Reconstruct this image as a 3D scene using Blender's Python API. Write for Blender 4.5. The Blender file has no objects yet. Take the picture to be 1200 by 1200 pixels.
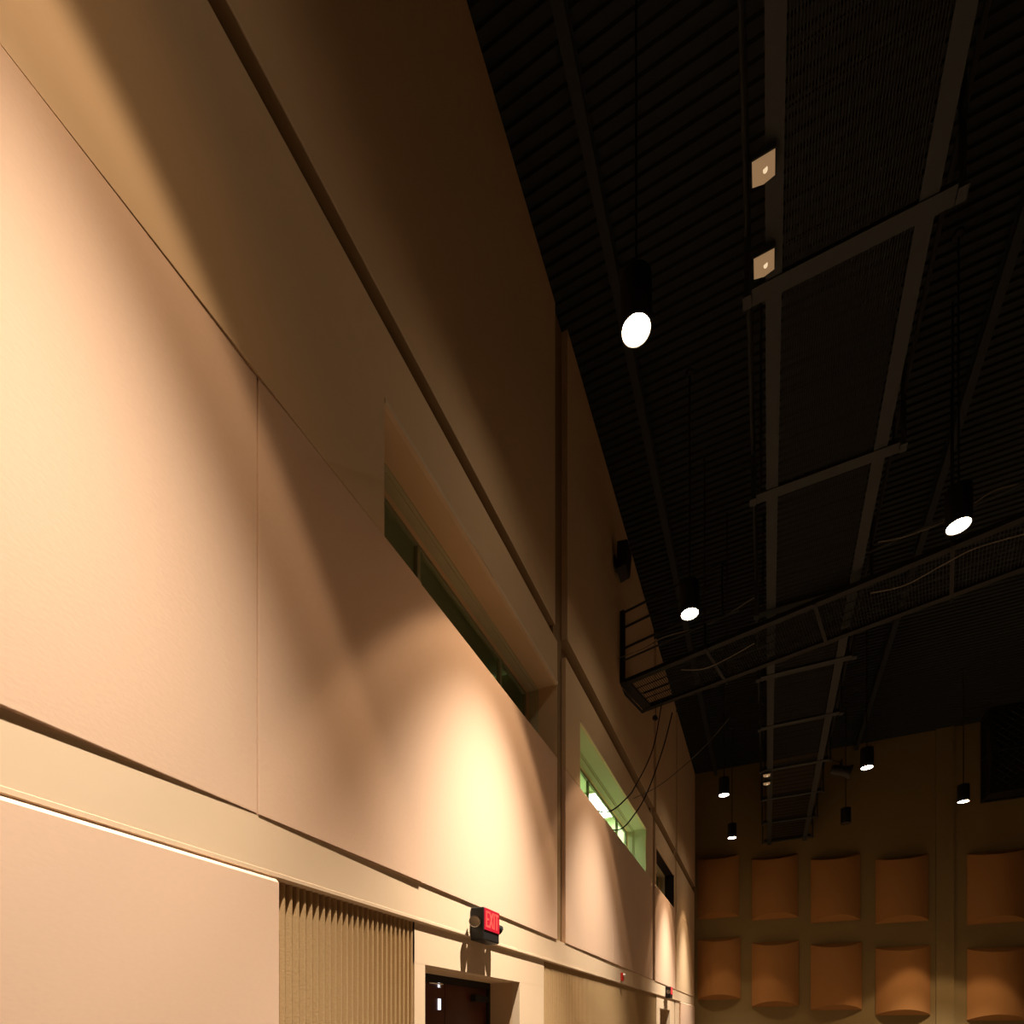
import bpy, bmesh, math, random
from mathutils import Vector, Matrix
random.seed(7)
SC = bpy.context.scene
COL = SC.collection
E = 1.62                       # eye height; heights below are written as eye height + offset
TH = math.atan(300 / 650)      # the left wall runs 24.8 degrees right of the lens axis

# ------------------------------------------------------------------ materials
def mat(name, color, rough=0.7, metal=0.0, noise=0.0, scale=40.0, bump=0.0, spec=0.3, stretch=(1, 1, 1)):
    m = bpy.data.materials.new(name); m.use_nodes = True
    nt = m.node_tree; b = nt.nodes['Principled BSDF']
    b.inputs['Base Color'].default_value = (*color, 1)
    b.inputs['Roughness'].default_value = rough
    b.inputs['Metallic'].default_value = metal
    b.inputs['Specular IOR Level'].default_value = spec
    if noise or bump:
        tc = nt.nodes.new('ShaderNodeTexCoord'); mp = nt.nodes.new('ShaderNodeMapping')
        mp.inputs['Scale'].default_value = stretch
        n = nt.nodes.new('ShaderNodeTexNoise'); n.inputs['Scale'].default_value = scale
        n.inputs['Detail'].default_value = 5
        nt.links.new(tc.outputs['Object'], mp.inputs['Vector'])
        nt.links.new(mp.outputs['Vector'], n.inputs['Vector'])
        if noise:
            mx = nt.nodes.new('ShaderNodeMix'); mx.data_type = 'RGBA'
            mx.inputs[6].default_value = (*[c * (1 - noise) for c in color], 1)
            mx.inputs[7].default_value = (*[min(1, c * (1 + noise)) for c in color], 1)
            nt.links.new(n.outputs['Fac'], mx.inputs[0]); nt.links.new(mx.outputs[2], b.inputs['Base Color'])
        if bump:
            bp = nt.nodes.new('ShaderNodeBump'); bp.inputs['Strength'].default_value = bump
            bp.inputs['Distance'].default_value = 0.01
            nt.links.new(n.outputs['Fac'], bp.inputs['Height']); nt.links.new(bp.outputs['Normal'], b.inputs['Normal'])
    return m

def emat(name, color, strength):
    m = bpy.data.materials.new(name); m.use_nodes = True
    b = m.node_tree.nodes['Principled BSDF']
    b.inputs['Base Color'].default_value = (*[c * .06 for c in color], 1)
    b.inputs['Emission Color'].default_value = (*color, 1)
    b.inputs['Emission Strength'].default_value = strength
    return m

def glassmat(name, tint):
    m = bpy.data.materials.new(name); m.use_nodes = True
    nt = m.node_tree; nt.nodes.clear()
    o = nt.nodes.new('ShaderNodeOutputMaterial'); mx = nt.nodes.new('ShaderNodeMixShader')
    t = nt.nodes.new('ShaderNodeBsdfTransparent'); g = nt.nodes.new('ShaderNodeBsdfGlossy')
    t.inputs['Color'].default_value = (*tint, 1); g.inputs['Roughness'].default_value = 0.03
    mx.inputs[0].default_value = 0.06
    nt.links.new(t.outputs[0], mx.inputs[1]); nt.links.new(g.outputs[0], mx.inputs[2])
    nt.links.new(mx.outputs[0], o.inputs['Surface'])
    return m

M = dict(
    fabric=mat('pink_beige_fabric', (.72, .53, .39), .95, noise=.035, scale=70, bump=.05, spec=.1, stretch=(1, .5, 1)),
    paint=mat('tan_paint', (.70, .53, .335), .85, noise=.03, scale=6, spec=.15),
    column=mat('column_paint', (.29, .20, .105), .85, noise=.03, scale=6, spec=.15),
    band=mat('cream_paint', (.74, .595, .42), .75, noise=.02, scale=5, spec=.2),
    lowfabric=mat('pale_pink_fabric', (.78, .58, .435), .95, noise=.03, scale=70, bump=.03, spec=.1, stretch=(1, .5, 1)),
    rib=mat('tan_ribbed_block', (.47, .335, .175), .9, noise=.12, scale=90, bump=.25, spec=.1),
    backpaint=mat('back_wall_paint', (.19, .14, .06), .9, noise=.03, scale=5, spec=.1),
    diffuser=mat('diffuser_fabric', (.30, .15, .05), .95, noise=.04, scale=60, bump=.1, spec=.1),
    floor=mat('dark_wood_floor', (.06, .04, .022), .5, noise=.25, scale=3, spec=.3, stretch=(1, 14, 1)),
    deck=mat('black_deck_paint', (.015, .020, .022), .75, noise=.2, scale=8),
    steel=mat('black_steel', (.014, .015, .014), .6, noise=.15, scale=12),
    rail=mat('dark_bronze_steel', (.029, .034, .034), .6, noise=.15, scale=9),
    joist=mat('dark_joist_steel', (.022, .027, .028), .7),
    recess_shade=mat('shaded_recess_tan', (.30, .215, .12), .8),
    black=mat('black_housing', (.012, .012, .012), .5),
    meshblack=mat('black_mesh', (.006, .0065, .006), .7),
    dark=mat('dark_void', (.02, .016, .012), .9),
    cable=mat('grey_cable', (.20, .18, .14), .6),
    blackcable=mat('black_cable', (.015, .014, .012), .6),
    chrome=mat('bright_metal', (.75, .73, .70), .22, metal=1.0),
    wood=mat('red_brown_door', (.085, .022, .012), .35, noise=.3, scale=6, stretch=(6, 6, .6)),
    green=mat('corridor_paint', (.66, .74, .55), .8, noise=.02, scale=4),
    frame=mat('dark_green_frame', (.33, .37, .24), .6),
    reveal=mat('reveal_paint', (.52, .50, .33), .8, noise=.03, scale=5),
    lit_lining=mat('green_lit_lining', (.60, .62, .44), .8, noise=.03, scale=5),
    tan=emat('tan_diffuser', (.62, .36, .17), .42),
    bulb=emat('small_bulb', (1, .74, .45), .9),
    lens=emat('lamp_lens', (1, .76, .52), 55.0),
    unlit=mat('unlit_lens', (.03, .028, .025), .3),
    far=mat('far_wall_paint', (.66, .52, .37), .95),
    fluo=emat('fluorescent_diffuser', (.86, 1.0, .74), 12.0),
    signred=emat('sign_red', (.72, .006, .028), 1.0),
    signletter=emat('sign_letter', (1.0, .10, .07), 1.15),
    alarm=mat('red_alarm', (.55, .03, .02), .4),
    headglass=mat('lamp_head_glass', (.42, .36, .28), .25, spec=.6),
    white=mat('white_lens', (.85, .82, .78), .25),
    lit=emat('lobby_light_and_glint', (.85, .88, 1.0), 1.5),
    glass=glassmat('window_glass', (.93, .97, .92)),
)

# ------------------------------------------------------------------ mesh builder
class MB:
    def __init__(s): s.bm = bmesh.new()
    def box(s, x0, x1, y0, y1, z0, z1):
        v = [s.bm.verts.new((x, y, z)) for x in (x0, x1) for y in (y0, y1) for z in (z0, z1)]
        for f in ((0, 1, 3, 2), (4, 6, 7, 5), (0, 4, 5, 1), (2, 3, 7, 6), (0, 2, 6, 4), (1, 5, 7, 3)):
            s.bm.faces.new([v[i] for i in f])
        return s
    def prism(s, prof, a, b, axis='y'):
        """closed profile of (p,q) pairs swept from a to b; axis y: (x,z), axis x: (y,z), axis z: (x,y)"""
        def P(t, pq):
            return {'y': (pq[0], t, pq[1]), 'x': (t, pq[0], pq[1]), 'z': (pq[0], pq[1], t)}[axis]
        A = [s.bm.verts.new(P(a, q)) for q in prof]; B = [s.bm.verts.new(P(b, q)) for q in prof]
        n = len(prof)
        for i in range(n): s.bm.faces.new((A[i], A[(i + 1) % n], B[(i + 1) % n], B[i]))
        s.bm.faces.new(A); s.bm.faces.new(B[::-1])
        return s
    def bar(s, p, q, r=.02, n=8):
        return s.tube([p, q], r, n)
    def tube(s, pts, r=.01, n=8):
        pts = [Vector(p) for p in pts]; rings = []
        for i, p in enumerate(pts):
            d = (pts[min(i + 1, len(pts) - 1)] - pts[max(i - 1, 0)]).normalized()
            u = d.cross(Vector((0, 0, 1)))
            u = u.normalized() if u.length > 1e-4 else Vector((1, 0, 0))
            w = d.cross(u)
            rings.append([s.bm.verts.new(p + r * (math.cos(2 * math.pi * k / n) * u + math.sin(2 * math.pi * k / n) * w)) for k in range(n)])
        for a, b in zip(rings, rings[1:]):
            for k in range(n): s.bm.faces.new((a[k], a[(k + 1) % n], b[(k + 1) % n], b[k]))
        s.bm.faces.new(rings[0][::-1]); s.bm.faces.new(rings[-1])
        return s
    def lathe(s, prof, n=32, axis=None, org=(0, 0, 0)):
        """prof of (radius, height) about Z, or about the direction axis"""
        R = Matrix.Identity(3) if axis is None else Vector((0, 0, 1)).rotation_difference(Vector(axis)).to_matrix()
        rings = []
        for r, h in prof:
            if r < 1e-6: rings.append([s.bm.verts.new(R @ Vector((0, 0, h)) + Vector(org))])
            else: rings.append([s.bm.verts.new(R @ Vector((r * math.cos(2 * math.pi * k / n), r * math.sin(2 * math.pi * k / n), h)) + Vector(org)) for k in range(n)])
        for a, b in zip(rings, rings[1:]):
            for k in range(n):
                j = (k + 1) % n
                if len(a) == 1 and len(b) == 1: continue
                if len(a) == 1: s.bm.faces.new((a[0], b[j], b[k]))
                elif len(b) == 1: s.bm.faces.new((a[k], a[j], b[0]))
                else: s.bm.faces.new((a[k], a[j], b[j], b[k]))
        return s
    def holes(s, x0, x1, y0, y1, z0, z1, hs):
        ys = sorted({y0, y1, *[v for h in hs for v in h[:2] if y0 < v < y1]})
        for a, b in zip(ys, ys[1:]):
            m = (a + b) / 2
            cuts = sorted((max(h[2], z0), min(h[3], z1)) for h in hs if h[0] < m < h[1] and h[3] > z0 and h[2] < z1)
            z = z0
            for c0, c1 in cuts:
                if c0 > z + 1e-6: s.box(x0, x1, a, b, z, c0)
                z = c1
            if z < z1 - 1e-6: s.box(x0, x1, a, b, z, z1)
        return s
    def build(s, name, m, parent=None, loc=None, bevel=0, smooth=False, yaw=0):
        bmesh.ops.recalc_face_normals(s.bm, faces=s.bm.faces)
        if bevel:
            bmesh.ops.bevel(s.bm, geom=[e for e in s.bm.edges if len(e.link_faces) == 2 and e.calc_face_angle(0) > .6],
                            offset=bevel, segments=2, profile=.5, affect='EDGES')
        me = bpy.data.meshes.new(name); s.bm.to_mesh(me); s.bm.free()
        me.materials.append(m)
        if smooth:
            for p in me.polygons: p.use_smooth = True
            me.set_sharp_from_angle(angle=math.radians(40))
        o = bpy.data.objects.new(name, me); COL.objects.link(o)
        if parent is not None: o.parent = parent
        if loc is not None: o.location = loc
        if yaw: o.rotation_euler.z = yaw
        return o

def tag(o, label=None, cat=None, group=None, kind=None):
    if label: o['label'] = label
    if cat: o['category'] = cat; o['kind'] = 'thing'
    if group: o['group'] = group
    if kind: o['kind'] = kind
    return o
def struct(o, label=None): return tag(o, label=label, kind='structure')
def empty(name, loc=(0, 0, 0)):
    o = bpy.data.objects.new(name, None); COL.objects.link(o); o.location = loc
    o.empty_display_size = .2
    return o
def copy_tree(o, parent=None):
    c = o.copy(); COL.objects.link(c)
    if parent is not None: c.parent = parent
    for ch in list(o.children): copy_tree(ch, c)
    return c

# ------------------------------------------------------------------ camera
cam = bpy.data.cameras.new('camera'); co = bpy.data.objects.new('camera', cam); COL.objects.link(co)
co.location = (0, 0, E); co.rotation_euler = (math.pi / 2, 0, TH)
cam.sensor_width = 36; cam.lens = 650 / 1200 * 36; cam.shift_y = 605 / 1200; cam.clip_start = .05
SC.camera = co

# ------------------------------------------------------------------ room shell
XW = -2.5                 # front face of the left wall's upper facing and acoustic panels
XB = -2.62                # face of the wall behind them
XO = -3.0                 # outer side of the left wall
Y0, YB = -6.0, 21.7
XR = 13.0
ZC = 9.5 + E
ZT = 1.16 + E             # top of the cream band
ZL = .84 + E              # its foot
ZS = 3.53 + E             # sill line
ZH = 4.50 + E             # window heads
ZR0, ZR1 = 5.05 + E, 5.29 + E    # long recess over the windows
ZD = .515 + E             # door heads
BAYS = [(Y0, 6.83), (7.16, 13.45), (13.75, 17.0), (17.2, YB)]
WIN = [(3.23, 6.83), (7.80, 12.63), (13.90, 16.75)]
DOOR = [(3.80, 5.69), (14.6, 16.2)]
GAPX = -2.56

wh = [(a, b, ZS, ZH) for a, b in WIN] + [(a, b, -1, ZD) for a, b in DOOR]
w = MB().holes(XO, XB, Y0, YB, 0, ZC, wh)
struct(w.build('wall_left', M['paint']))
for i, (a, b) in enumerate(BAYS):
    w = MB().holes(XB, XW, a, b, ZS + .003, ZR0, wh)
    w.box(XB, (-2.53, -2.475, -2.475, -2.475)[i], a, b, ZR1, ZC)
    struct(w.build('wall_left', M['paint']))
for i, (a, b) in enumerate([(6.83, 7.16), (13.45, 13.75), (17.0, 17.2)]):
    struct(MB().box(XB, GAPX, a, b, 0 if i == 2 else ZT, ZL if i == 2 else ZT + .01).box(XB, GAPX, a, b, ZT, ZC).build('column_%d' % (i + 2), M['column']))  # shade of the slot painted in as a darker tan
# thin bright lips under the upper wall
for i, (a, b) in enumerate(BAYS):
    x = (-2.53, -2.475, -2.475, -2.475)[i]
    struct(MB().box(x - .006, x + .004, a, b, ZR1 - .003, ZR1 + .012).build('trim_%d' % (i + 2), M['band']))
    struct(MB().box(XB + .001, XB + .006, a, b, ZR0, ZR1 - .006).box(XB + .006, x - .003, a, b, ZR1 - .006, ZR1 - .001).build('trim_%d' % (i + 7), M['recess_shade']))  # darkened facing holds the shade of the recess in its colour

# cream band running along the whole wall, with a chamfered lower lip
bx = -2.512
struct(MB().prism([(XB, ZL), (bx - .02, ZL), (bx + .002, ZL + .012), (bx + .002, ZL + .034), (bx, ZL + .036), (bx, ZT - .002), (XB, ZT - .002)], Y0, YB)
       .build('trim_1', M['band']), 'cream band running along the left wall above the doors')

struct(MB().box(XO, XR, Y0, YB, -.1, 0).build('floor', M['floor']))
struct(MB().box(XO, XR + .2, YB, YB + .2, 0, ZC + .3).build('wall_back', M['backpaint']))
struct(MB().box(XR, XR + .2, Y0, YB, 0, ZC + .3).build('wall_right', M['far']))
struct(MB().box(XO, XR + .2, Y0 - .2, Y0, 0, ZC + .3).build('wall_front', M['far']))
# ribbed black roof deck, ribs running across the hall
pr = []; y = Y0
while y < YB - .13:
    pr += [(y, ZC), (y + .062, ZC), (y + .075, ZC + .032), (y + .117, ZC + .032)]; y += .13
pr += [(YB, ZC), (YB, ZC + .2), (Y0, ZC + .2)]
dk = bmesh.new()
A = [dk.verts.new((XO, p, q)) for p, q in pr]; B = [dk.verts.new((XR, p, q)) for p, q in pr]
for i in range(len(pr) - 1): dk.faces.new((A[i], A[i + 1], B[i + 1], B[i]))
d_ = MB(); d_.bm.free(); d_.bm = dk
struct(d_.build('ceiling', M['deck']))
# roof joists under the deck
for i, x in enumerate((-1.74, 2.68, 7.1)):
    m = MB().box(x - .055, x + .055, Y0, YB, ZC - .19, ZC - .175).box(x - .008, x + .008, Y0, YB, ZC - .175, ZC - .012).box(x - .055, x + .055, Y0, YB, ZC - .012, ZC)
    struct(m.build('beam_%d' % (i + 1), M['joist']))

# pilaster strip on the back wall
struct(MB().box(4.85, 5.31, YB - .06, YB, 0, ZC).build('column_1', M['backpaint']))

# ------------------------------------------------------------------ left wall: upper acoustic panels
upper = [
    (.62, 2.15, .018, .003, 'brightly lit pink-beige acoustic wall panel above the flat lower panel at far left'),
    (2.15, 3.69, .005, .020, 'half-shaded pink-beige acoustic wall panel above the ribbed wall section left of the door'),
    (3.69, 6.83, .012, .013, 'glowing acoustic wall panel directly above the nearer exit sign'),
    (7.16, 9.68, .009, .017, 'acoustic wall panel under the left half of the green-lit window'),
    (9.68, 13.45, .017, .007, 'shaded acoustic wall panel under the right half of the green-lit window'),
    (13.75, 17.0, .012, .012, 'acoustic wall panel above the farther exit sign, under the dark far window'),
    (17.2, YB - .02, .012, .012, 'farthest acoustic panel of the left wall, lit gold, meeting the back wall'),
]
struct(MB().box(XB, XW, Y0, .62, ZT, ZS - .002).build('wall_left', M['fabric']))
for y0, y1, o0, o1, lab in upper:
    g = .002 if y0 == 3.69 else .004; g1 = .0 if y1 == 3.69 else .004
    m = MB().prism([(XB + .003, y0 + g), (bx + o0, y0 + g), (bx + o1, y1 - g1), (XB + .003, y1 - g1)], ZT, ZS - .002, 'z')
    tag(m.build('acoustic_panel', M['paint' if y0 > 17.1 else 'fabric'], bevel=.002 if y0 in (2.15, 3.69) else .004), lab, 'wall panel', 'acoustic panels along the left wall')
# lower flat panels with a bevelled top edge catching the lamplight
for y0, y1, lab in ((Y0, 2.275, 'smooth pink-beige lower wall panel whose top edge shines bright, bottom left'),
                    (18.0, YB - .02, 'smooth lower wall panel lit gold in the far corner beside the back wall')):
    m = MB().prism([(XB + .003, 0), (-2.488, 0), (-2.488, ZL - .024), (bx - .002, ZL - .001), (XB + .003, ZL - .001)], y0, y1)
    tag(m.build('lower_wall_panel', M['lowfabric']), lab, 'wall panel', 'flat panels at the foot of the left wall')

def ribs(y0, y1, lab, pitch=.0529):
    n = round((y1 - y0) / pitch); p = (y1 - y0) / n; prof = []
    for k in range(n):
        a = y0 + k * p
        prof += [(-2.566, a), (-2.5645, a + .12 * p), (-2.541, a + .36 * p), (-2.5365, a + .5 * p), (-2.5365, a + .66 * p), (-2.541, a + .78 * p), (-2.5645, a + .96 * p)]
    prof += [(-2.566, y1), (XB + .003, y1), (XB + .003, y0)]
    tag(MB().prism(prof, 0, ZL - .001, 'z').build('ribbed_wall_section', M['rib']), lab, 'wall panel', 'ribbed sections at the foot of the left wall')
ribs(2.275, 3.65, 'tan vertically ribbed wall section between the flat lower panel and the nearer door')
ribs(6.43, 9.68, 'tan ribbed wall section just right of the nearer door')
ribs(9.68, 14.1, 'shaded ribbed wall section left of the farther door, below the red alarm')

# ------------------------------------------------------------------ doors
def door(n, y0, y1, s0, s1):
    d = struct(empty('door_%d' % n, (-2.93, y0, 0)))
    ox, oy = 2.93, -y0
    f = MB().holes(XB + ox, -2.532 + ox, s0 + oy, y0 + oy, 0, ZL - .001, []) \
            .holes(XB + ox, -2.532 + ox, y1 + oy, s1 + oy, 0, ZL - .001, []) \
            .box(XB + ox, -2.5315 + ox, s0 + oy, s1 + oy, ZD + .003, ZL - .001)
    f.build('surround', M['band'], d)
    fr = MB().box(-.06, .03, 0, y1 - y0, ZD - .07, ZD).box(-.06, .03, 0, .05, 0, ZD - .07).box(-.06, .03, y1 - y0 - .05, y1 - y0, 0, ZD - .07)
    fr.build('door_frame', M['dark'], d)
    mid = (y1 - y0) / 2
    for i, (a, b) in enumerate(((.05, mid - .004), (mid + .004, y1 - y0 - .05))):
        lf = MB().box(-.05, 0, a, b, 0, ZD - .07).build('door_leaf', M['wood'], d, bevel=.003)
        MB().box(0, .05, a + .10, a + .16, .95, 1.15).build('pull_handle', M['chrome'], lf, bevel=.004)
        if n == 1:
            MB().box(.0, .07, a + (.52 if i else .05), a + (.80 if i else .3), .29 + E, .36 + E).build('door_closer', M['steel'], lf, bevel=.008)
    if n == 1:
        v = MB().box(.002, .008, .815, .862, .18 + E, .29 + E).box(.002, .008, .815, .862, .40 + E, .445 + E)  # lower piece is the pane, upper one a glowing glint for the closer arm
        tag(v.build('pane_and_glint', M['lit'], d), 'narrow lit glass strip')
        tag(MB().bar((.015, .64, .432 + E), (.03, .86, .432 + E), .008).bar((.02, .84, .40 + E), (.02, .84, .445 + E), .014).build('closer_arm', M['chrome'], d), 'bright metal closer arm')
    return d
door(1, 3.80, 5.69, 3.65, 6.43)
door(2, 14.6, 16.2, 14.1, 17.0)
# painted wall below the band between the farther door and the last panel
struct(MB().box(XB, -2.532, 17.2, 18.0, 0, ZL - .001).build('trim_6', M['band']))

# ------------------------------------------------------------------ windows
def window(n, y0, y1, mull):
    d = struct(empty('window_%d' % n, (-2.96, y0, ZS)))
    ox = 2.96; L = y1 - y0; H = ZH - ZS
    MB().box(-2.53 + ox, -2.490 + ox, .003, L - .003, H - .012, H + .03).build('head_bead', M['band'], d, bevel=.003)
    # stepped inner frame: head, jambs and sill
    fr = MB()
    for xa, xb, t in ((-2.80, -2.765, .012), (-2.89, -2.80, .024)):
        fr.box(xa + ox, xb + ox, 0, L, H - t, H).box(xa + ox, xb + ox, L - t, L, 0, H - t).box(xa + ox, xb + ox, 0, t, 0, H - t)
    fr.build('inner_frame', M['reveal'], d)
    sf = MB().box(-2.985 + ox, -2.945 + ox, 0, L, H - .035, H).box(-2.985 + ox, -2.945 + ox, 0, L, 0, .035)
    sf.box(-2.985 + ox, -2.945 + ox, 0, .035, .035, H - .035).box(-2.985 + ox, -2.945 + ox, L - .035, L, .035, H - .035)
    sf.build('sash_frame', M['frame'], d)
    for y in mull:
        MB().box(-2.985 + ox, -2.94 + ox, y - y0 - .022, y - y0 + .022, .035, H - .035).build('mullion', M['frame'], d)
    MB().box(-2.764 + ox, -2.534 + ox, .001, L - .001, H - .005, H - .001).box(-2.764 + ox, -2.505 + ox, L - .005, L - .001, 0, H - .005).build('reveal_lining', M[{1: 'paint', 2: 'lit_lining', 3: 'dark'}[n]], d)  # light painted in: pale for the lit window, dark for the shaded far one
    MB().box(-.006, 0, .03, L - .03, .03, H - .03).build('glass_pane', M['glass'], d)
    return d
window(1, *WIN[0], (4.31, 6.05))
window(2, *WIN[1], (9.68, 11.79))
window(3, *WIN[2], (14.9, 15.9))
# reveal linings of the lit window carry its green glow in their colour
# corridor behind the windows
cx0, cz0, cz1 = -5.7, 2.7 + E, 5.2 + E
cw = MB().box(cx0 - .1, cx0, 2.4, 17.6, cz0, cz1).box(cx0, XO, 2.4, 17.6, cz0 - .1, cz0).box(cx0, XO, 2.4, 17.6, cz1, cz1 + .1)
cw.box(cx0, XO, 2.3, 2.4, cz0, cz1).box(cx0, XO, 17.6, 17.7, cz0, cz1).box(cx0, XO, 13.58, 13.68, cz0, cz1).box(cx0, XO, 7.3, 7.4, cz0, cz1 - .05)
struct(cw.build('wall_corridor', M['green']))
fl = empty('fluorescent_fixture', (-3.95, 12.5, cz1))
tag(fl, 'long glowing fluorescent ceiling fixture seen through the green-lit window', 'ceiling light')
MB().box(-.85, .85, -.72, .78, -.045, -.001).build('housing', M['green'], fl, bevel=.005)
MB().box(-.80, .80, -.68, .74, -.062, -.046).build('diffuser', M['fluo'], fl)

# ------------------------------------------------------------------ barrel diffusers on the back wall
def barrel(x0, x1, z0, z1, lab, grp):
    w_, b, s, n = x1 - x0, .30, .16, 20
    bm = bmesh.new(); T, Bt, Tw, Bw = [], [], [], []
    h = w_ / 2; R = (h * h + b * b) / (2 * b)
    for k in range(n + 1):
        t = -h + w_ * k / n
        d = math.sqrt(R * R - t * t) - (R - b)
        d = max(d, 0) + .03
        e = s * d / b
        T.append(bm.verts.new((t, -d, z1 - z0 - e))); Bt.append(bm.verts.new((t, -d, e)))
        Tw.append(bm.verts.new((t, 0, z1 - z0))); Bw.append(bm.verts.new((t, 0, 0)))
    for k in range(n):
        bm.faces.new((Bt[k], Bt[k + 1], T[k + 1], T[k])); bm.faces.new((T[k], T[k + 1], Tw[k + 1], Tw[k])); bm.faces.new((Bw[k], Bw[k + 1], Bt[k + 1], Bt[k]))
    for k in (0, n): bm.faces.new((Bt[k], T[k], Tw[k], Bw[k]))
    m = MB(); m.bm.free(); m.bm = bm
    o = m.build('barrel_diffuser', M['diffuser'], loc=((x0 + x1) / 2, YB - .002, z0), smooth=True)
    fr = MB().box(-h + .02, h - .02, -.028, -.001, .03, z1 - z0 - .03).build('back_frame', M['dark'], o)
    tag(o, lab, 'acoustic diffuser', grp)
def back(px, py):
    u = (px - 600) / 650; c, s = math.cos(TH), math.sin(TH)
    X = YB * (u * c - s) / (c + u * s); zc = YB * c - X * s
    return X, (1205 - py) / 650 * zc + E
ordn = ['leftmost barrel-shaped diffuser of the %s row on the back wall', 'second barrel-shaped diffuser from the left, %s row on the back wall',
        'third barrel-shaped diffuser from the left, %s row on the back wall', 'fourth barrel-shaped diffuser of the %s row, left of the plain strip',
        'rightmost barrel-shaped diffuser of the %s row, cut by the right image edge']
rows = {'upper': [(817.5, 866, 1007, 1078), (881, 935, 1007, 1079), (950, 1008, 1007, 1082), (1026, 1088, 1007, 1083), (1133, 1204, 1001, 1084)],
        'lower': [(817.5, 868, 1101, 1172), (881, 936, 1105, 1180), (950, 1010, 1107, 1184), (1026, 1090, 1111, 1190), (1133, 1204, 1112, 1196)]}
for rn, lst in rows.items():
    for i, (a, b, t, bo) in enumerate(lst):
        xa, zt = back(a, t); _, zb = back(a, bo); xb, _ = back(b, t)
        barrel(xa, xb, zb, zt, ordn[i] % rn, 'barrel diffusers on the back wall')

# ------------------------------------------------------------------ pendant downlights
def make_lamp(lit):
    r = empty('pendant_downlight')
    MB().lathe([(0, .46), (.05, .46), (.055, .45), (.128, .44), (.134, .43), (.134, .004), (.130, 0), (.120, 0), (.116, .02), (0, .02)]).build('housing', M['black'], r, smooth=True)
    MB().lathe([(0, .019), (.116, .019), (.116, .008), (.09, -.001), (0, -.006)]).build('lens', M['lens' if lit else 'unlit'], r, smooth=True)
    return r
def lamp(x, y, z, lab, lit=True, power=1.0, half=35.5):
    o = copy_tree(protos[lit]); o.location = (x, y, z + E)
    tag(o, lab, 'pendant lamp', 'black cylinder pendant lamps')
    MB().bar((0, 0, .45), (0, 0, ZC - z - E), .011).build('stem', M['black'], o)
    MB().lathe([(0, 0), (.06, 0), (.06, -.03), (.02, -.05), (0, -.05)], 20).build('ceiling_canopy', M['black'], o, loc=(0, 0, ZC - z - E))
    if lit:
        for nm, hw, bl, pw, lc in (('spill', half, .16, SPILL, (1, .68, .43)), ('beam', half - 5, 1.0, BEAM, (1, .83, .665)), ('scatter', half + 13, 1.0, SCATTER, (1, .56, .26))):
            l = bpy.data.lights.new('lamp_' + nm, 'SPOT'); l.energy = pw * power; l.color = lc
            l.spot_size = math.radians(2 * hw); l.spot_blend = bl; l.shadow_soft_size = .05
            lo = bpy.data.objects.new('lamp_' + nm, l); COL.objects.link(lo); lo.parent = o; lo.location = (0, 0, -.06)
SPILL, BEAM, SCATTER = 415, 6400, 125
protos = {True: make_lamp(True), False: make_lamp(False)}
lamp(-1.03, .90, 6.5, 'lit pendant lamp nearest the viewer, hanging out of view above the bright wall panel', power=1.04, half=33)
lamp(-1.03, 4.78, 6.0, 'large glaring pendant lamp nearest in view, left of the catwalk', power=1.18)
lamp(-1.03, 8.38, 6.0, 'lit pendant lamp hanging beside the cross catwalk, left of the long catwalk', power=.68)
lamp(-1.03, 15.26, 6.0, 'upper one of the two small lit pendant lamps at the far left corner')
lamp(-1.03, 18.79, 6.0, 'lower, farthest of the two small lit pendant lamps at the far left corner', power=.75)
lamp(2.07, 8.26, 6.0, 'bright lit pendant lamp hanging right of the catwalk, nearest on that side')
lamp(2.07, 15.03, 6.0, 'small lit pendant lamp right of the catwalk end, in front of back wall')
lamp(2.07, 18.85, 6.0, 'unlit black pendant lamp in front of the back wall, between lit ones', lit=False)
lamp(4.70, 18.35, 6.0, 'rightmost small lit pendant lamp, beside the hanging black cage', power=2.6, half=38.5)
for o in protos.values():
    for ch in list(o.children): bpy.data.objects.remove(ch)
    bpy.data.objects.remove(o)

# ------------------------------------------------------------------ long catwalk along the hall
ZK = 6.5 + E
cw = empty('catwalk', (0, 2.0, ZK))
tag(cw, 'long black steel catwalk with mesh floor running down the hall to the back wall', 'catwalk')
o_ = -2.0
cross = [3.4, 5.37, 7.44, 9.55, 11.3, 13.2, 15.4, 17.35, 19.35, 21.3]
for xa, xb in ((-.02, .11), (1.08, 1.21)):
    s_ = MB().box(xa, xb, o_ + 2.0, o_ + YB - .02, 0, .012).box(xa if xa < 0 else xb - .012, xa + .012 if xa < 0 else xb, o_ + 2.0, o_ + YB - .02, .012, .15)
    s_.build('side_channel', M['rail'], cw)
for y in cross:
    MB().box(-.13, 1.33, o_ + y - .065, o_ + y + .065, -.013, -.001).box(-.13, 1.33, o_ + y - .006, o_ + y + .006, -.001, .10).build('crossmember', M['rail'], cw)
ys = [2.0] + cross
for a, b in zip(ys, ys[1:]):
    g = MB()
    for k in range(46):
        x = .125 + k * .0206
        g.box(x, x + .009, o_ + a + .07, o_ + b - .07, .015, .045)
    k = a + .25
    while k < b - .1:
        g.box(.12, 1.07, o_ + k - .004, o_ + k + .004, .03, .046); k += .25
    g.build('mesh_floor', M['meshblack'], cw)
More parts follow.
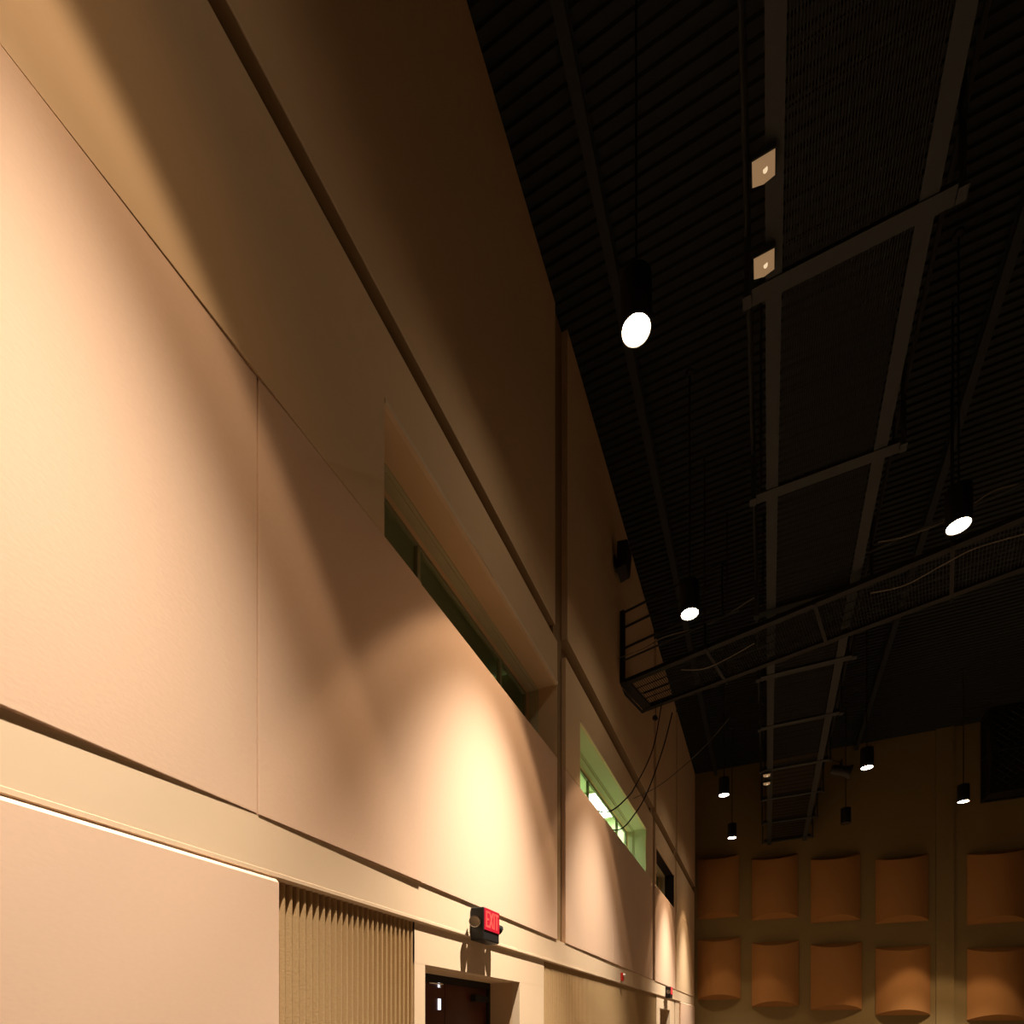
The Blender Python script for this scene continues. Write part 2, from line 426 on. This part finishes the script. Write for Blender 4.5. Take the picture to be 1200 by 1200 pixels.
for x in (-.17, 1.37):
    for y in cross:
        MB().box(x - .022, x + .022, o_ + y - .022, o_ + y + .022, -.03, 1.12).box(x - .035, x + .035, o_ + y - .05, o_ + y + .05, -.035, -.02).build('guard_post', M['rail'], cw)
    for z in (.55, 1.10):
        MB().bar((x, o_ + 2.0, z), (x, o_ + YB - .02, z), .021).build('guard_rail', M['steel'], cw, smooth=True)
for x in (-.08, 1.28):
    for y in cross[::2]:
        MB().bar((x, o_ + y, -.005), (x, o_ + y, ZC - ZK), .012).build('hanger_rod', M['steel'], cw)

# square lights under its left edge
lp = None
for y, lab in ((4.55, 'nearest small square tan light under the left edge of the long catwalk'),
               (5.12, 'second small square tan light under the left edge of the long catwalk'),
               (15.50, 'farther pair of square lights on the catwalk, upper one'),
               (16.02, 'farther pair of square lights on the catwalk, lower one')):
    if lp is None:
        lp = empty('square_light')
        MB().box(-.085, .085, -.075, .075, 0, .05).build('housing', M['rail'], lp, bevel=.004)
        MB().prism([(-.078, -.001), (-.078, -.006), (0, -.026), (.078, -.006), (.078, -.001)], -.068, .068).build('diffuser', M['tan'], lp)
        MB().lathe([(0, -.012), (.016, -.012), (.016, 0), (0, 0)], 12, (.0, .9, .4), (.012, 0, -.024)).build('bulb', M['bulb'], lp)
        o = lp
    else: o = copy_tree(lp)
    o.location = (-.03, y, ZK - .075)
    tag(o, lab, 'small light', 'square lights under the catwalk')

# ------------------------------------------------------------------ cross catwalk, slightly skewed
ZX = 6.35 + E
RX = math.radians(-12.9)
xk = empty('cross_catwalk', (-2.50, 10.72, ZX)); xk.rotation_euler.z = RX
tag(xk, 'black catwalk with mesh floor crossing from the left wall under the long catwalk', 'catwalk')
LX, HW = 9.6, .51
for s in (-1, 1):
    MB().box(.12, LX, s * HW - .05, s * HW + .05, 0, .012).box(.12, LX, s * HW - .006, s * HW + .006, .012, .10).build('side_channel', M['steel'], xk)
xs = [.10 + k * 1.62 for k in range(6)] + [LX - .1]
for a, b in zip(xs, xs[1:]):
    g = MB()
    for k in range(int((b - a) / .04)):
        x = a + .04 + k * .04
        g.bar((x, -HW + .06, .03), (x + .001, HW - .06, .03), .006, 4)
    for k in range(5): g.box(a, b, -.4 + k * .2 - .004, -.4 + k * .2 + .004, .036, .05)
    g.build('mesh_floor', M['steel'], xk)
for x in xs:
    MB().box(x - .025, x + .025, -HW - .04, HW + .04, -.012, -.001).build('crossmember', M['steel'], xk)
    for s in (-1, 1):
        if x < 1.5 and s > 0: continue
        if 2.3 < x < 4.2: continue
        MB().box(x - .018, x + .018, s * (HW + .07) - .018, s * (HW + .07) + .018, -.02, .40).build('guard_post', M['steel'], xk)
MB().box(.13, .30, -HW - .05, HW + .05, .012, .06).box(.14, .24, -HW - .09, -HW - .02, 0, 1.32).build('end_frame', M['steel'], xk)
for y, z in ((-HW - .07, .40), (HW + .07, .40)):
    for xa, xb in ((.1, 2.25 + .23 * (y > 0)), (4.02 + .23 * (y > 0), LX)):
        MB().bar((xa, y, z), (xb, y, z), .016).build('guard_rail', M['rail'], xk, smooth=True)
for z in (.62, 1.0, 1.28):
    MB().bar((.1, -HW - .07, z), (2.0, -HW - .07, z), .02).build('end_rail', M['steel'], xk, smooth=True)
MB().bar((2.0, -HW - .07, .38), (2.0, -HW - .07, 1.30), .02).build('end_post', M['steel'], xk)
for x in xs[1:]:
    if 2.3 < x < 4.2: continue
    for s in (-1, 1): MB().bar((x, s * (HW + .11), .0), (x, s * (HW + .11), ZC - ZX), .011).build('hanger_rod', M['steel'], xk)

# draped cables
def cable(pts, r, m, lab, name='draped_cable', cat='cable', grp='loose cables around the catwalks'):
    P = [Vector(p) for p in pts]; out = []
    P2 = [P[0]] + P + [P[-1]]
    for i in range(1, len(P2) - 2):
        a, b, c, d = P2[i - 1:i + 3]
        for k in range(10):
            t = k / 10
            out.append(.5 * ((2 * b) + (c - a) * t + (2 * a - 5 * b + 4 * c - d) * t * t + (3 * b - a - 3 * c + d) * t ** 3))
    out.append(P[-1])
    return tag(MB().tube(out, r, 6).build(name, m, smooth=True), lab, cat, grp)
def ray(px, py, z):
    zc = 650 * z / (1205 - py); xc = (px - 600) / 650 * zc
    return (xc * math.cos(TH) - zc * math.sin(TH), xc * math.sin(TH) + zc * math.cos(TH), z + E)
cable([ray(720, 773, 6.75), ray(752, 761, 6.75), ray(780, 746, 6.78), ray(820, 735, 6.8), ray(852, 720, 6.85), ray(884, 700, 6.9)], .008, M['cable'], 'pale cable sagging beside the second lit lamp toward the long catwalk')
cable([ray(798, 785, 6.25), ray(824, 784, 6.22), ray(852, 772, 6.24), ray(884, 754, 6.28)], .008, M['cable'], 'pale cable looping low along the cross catwalk, left of the long catwalk')
cable([ray(1029, 635, 6.75), ray(1060, 629, 6.7), ray(1107, 611, 6.8), ray(1141, 590, 6.9), ray(1170, 573, 7.0), ray(1215, 564, 7.0)], .008, M['cable'], 'pale cable sagging across the bright lamp right of the long catwalk')
cable([ray(1020, 695, 6.25), ray(1060, 686, 6.22), ray(1105, 662, 6.22), ray(1145, 642, 6.25), ray(1215, 622, 6.28)], .008, M['cable'], 'pale cable draped low along the cross catwalk, right of the long catwalk')
cable([(-2.75, 8.2, ZS + .06), (-2.47, 9.05, 3.60 + E), (-2.30, 9.93, 4.15 + E), (-2.2, 10.3, 4.55 + E), (-2.1, 10.86, 5.19 + E), (-2.0, 11.03, 5.66 + E), (-1.89, 11.06, 6.32 + E)], .012, M['blackcable'], 'black cable drooping from the catwalk into the green-lit window, left one')
cable([(-2.75, 9.2, ZS + .02), (-2.47, 9.95, 3.60 + E), (-2.3, 10.64, 4.13 + E), (-2.15, 11.12, 4.74 + E), (-1.9, 11.31, 5.59 + E), (-1.75, 11.5, 6.36 + E)], .012, M['blackcable'], 'black cable drooping from the catwalk into the green-lit window, right one')
cable([(-2.44, 11.1, 4.60 + E), (-1.95, 11.6, 5.02 + E), (-1.3, 12.55, 6.0 + E), (-.78, 13.4, 7.0 + E)], .009, M['cable'], 'thin pale wire rising from the green-lit window toward the ceiling, knob at its end')
# small clamp lamp under the platform
hl = empty('clamp_lamp', (-1.99, 11.0, 6.05 + E))
tag(hl, 'tiny clamp lamp hanging below the cross catwalk near the left wall', 'clamp lamp')
MB().lathe([(0, .07), (.03, .06), (.05, -.06), (.045, -.06), (0, .03)], 16, (.3, -.6, -.5)).build('shade', M['black'], hl)
MB().lathe([(0, .0), (.02, .0), (.02, .02), (0, .02)], 12, (.3, -.6, -.5), (-.01, .02, -.02)).build('bulb', M['cable'], hl)
MB().bar((0, 0, .05), (0, 0, .30), .006).build('hook', M['black'], hl)

# theatre spotlight on the far end of the long catwalk
st = empty('stage_spotlight', (1.62, 15.7, 6.30 + E))
tag(st, 'black stage spotlight hanging at the right side of the long catwalk', 'spotlight')
MB().lathe([(0, -.22), (.10, -.22), (.12, -.16), (.12, .10), (.17, .22), (.16, .22), (.11, .12), (0, .10)], 20, (.9, .1, -.25)).build('body', M['black'], st, smooth=True)
MB().box(-.02, .02, -.16, -.145, -.03, .2).box(-.02, .02, .145, .16, -.03, .2).box(-.02, .02, -.16, .16, .2, .215).build('yoke', M['black'], st)
MB().bar((0, 0, .21), (-.2, 0, .30), .015).build('clamp', M['black'], st)

# loudspeaker high on the left wall
sp = empty('wall_loudspeaker', (-2.31, 9.72, 8.25 + E))
tag(sp, 'black loudspeaker on a bracket high on the left wall under the ceiling', 'loudspeaker')
MB().prism([(-.10, -.24), (.07, -.20), (.10, .22), (-.08, .25)], -.17, .17).build('cabinet', M['black'], sp, bevel=.01)
MB().prism([(.0732, -.18), (.1005, .20), (.106, .20), (.079, -.18)], -.15, .15).build('grille', M['steel'], sp)
MB().box(-.16, -.09, -.03, .03, -.03, .03).box(-.16, -.14, -.09, .09, -.10, .10).build('bracket', M['rail'], sp)

# black lattice cage hung at the right of the back wall
cg = empty('hanging_cage', (6.0, 20.9, 6.95 + E))
tag(cg, 'black lattice cage hanging from the ceiling at the right image edge', 'cage')
H = ZC - 6.95 - E
fr = MB()
for x in (0, 2.4):
    for y in (0, .7): fr.box(x - .04, x + .04, y - .04, y + .04, 0, H)
for z in (.04, H * .5, H - .04):
    for y in (0, .7): fr.box(0, 2.4, y - .035, y + .035, z - .035, z + .035)
    for x in (0, 2.4): fr.box(x - .035, x + .035, 0, .7, z - .035, z + .035)
fr.build('frame', M['black'], cg)
lt = MB()
k = -H
while k < 2.4:
    a, b = max(0, k), min(2.4, k + H)
    if b > a + .05:
        lt.bar((a, .0, a - k), (b, .0, b - k), .02, 5); lt.bar((a, .02, H - (a - k)), (b, .02, H - (b - k)), .012, 5)
    k += .22
lt.build('lattice', M['black'], cg)
MB().box(.04, 2.36, .1, .66, .05, H - .1).build('equipment_box', M['black'], cg, bevel=.02)

# ------------------------------------------------------------------ exit signs
def make_exit():
    r = empty('exit_sign')
    # local: x out of the wall, y along it, z up
    MB().box(0, .14, -.165, .165, -.15, .155).build('housing', M['black'], r, bevel=.012)
    f = MB().box(.1405, .146, -.152, .152, -.052, .148).build('sign_face', M['signred'], r)
    t = MB(); y = -.128; hgt, st = .15, .019; z0 = -.027; xa, xb = .1462, .149
    def seg(y0, y1, z0_, z1_): t.box(xa, xb, y0, y1, z0_, z1_)
    wd = .058
    seg(y, y + st, z0, z0 + hgt)
    for q in (z0, z0 + hgt / 2 - st / 2, z0 + hgt - st): seg(y + st, y + wd, q, q + st)
    y += wd + .014
    for a, b in ((y, y + .066), (y + .066, y)):
        s = st * .6
        va = [(a - s, z0), (a + s, z0), (b + s, z0 + hgt), (b - s, z0 + hgt)]
        off = 0 if a < b else .0004
        t.prism(va, xa + off, xb + off, 'x')
    y += .066 + .018; seg(y, y + st, z0, z0 + hgt)
    y += st + .014
    seg(y, y + .066, z0 + hgt - st, z0 + hgt); seg(y + .0235, y + .0425, z0, z0 + hgt - st)
    t.build('exit_lettering', M['signletter'], f)
    for s in (-1, 1):
        h = MB().bar((.07, s * .16, .035), (.07, s * .205, .035), .018).lathe([(0, -.05), (.035, -.045), (.052, .025), (.052, .04)], 24, ((.55, -.75, -.35) if s < 0 else (.25, .9, -.35)), (.075, s * .225, .02)).build('lamp_head', M['black'], r, smooth=True)
        ax = ((.55, -.75, -.35) if s < 0 else (.25, .9, -.35))
        MB().lathe([(.052, .034), (.054, .044), (.046, .046), (.044, .034)], 24, ax, (.075, s * .225, .02)).build('lamp_rim', M['chrome' if s < 0 else 'black'], h, smooth=True)
        MB().lathe([(0, .026), (.046, .036), (.044, .03), (0, .02)], 24, ax, (.075, s * .225, .02)).build('lamp_glass', M['headglass'], h, smooth=True)
    return r
ex = make_exit(); ex.location = (bx + .001, 4.68, .965 + E)
tag(ex, 'red EXIT sign with two round lamp heads above the nearer doorway', 'exit sign', 'exit signs above the doors')
e2 = copy_tree(ex); e2.location = (bx + .001, 15.45, .965 + E)
tag(e2, 'tiny far EXIT sign above the farther doorway near the corner', 'exit sign', 'exit signs above the doors')
al = empty('wall_alarm', (bx + .001, 10.35, .97 + E))
tag(al, 'small red wall alarm with white lens on the cream band', 'alarm')
MB().box(0, .045, -.045, .045, -.08, .07).build('base', M['alarm'], al, bevel=.008)
MB().lathe([(0, .04), (.025, .033), (.034, 0), (0, 0)], 16, (1, 0, 0), (.045, 0, .03)).build('strobe_lens', M['white'], al, smooth=True)

# ------------------------------------------------------------------ world and view
wd_ = bpy.data.worlds.new('world'); SC.world = wd_; wd_.use_nodes = True
wd_.node_tree.nodes['Background'].inputs[0].default_value = (0, 0, 0, 1)
SC.view_settings.view_transform = 'Standard'; SC.view_settings.look = 'None'
SC.view_settings.exposure = 0; SC.view_settings.gamma = 1
SC.cycles.max_bounces = 10; SC.cycles.diffuse_bounces = 6; SC.cycles.transparent_max_bounces = 12
SC.cycles.use_denoising = True
SC.cycles.sample_clamp_indirect = 4
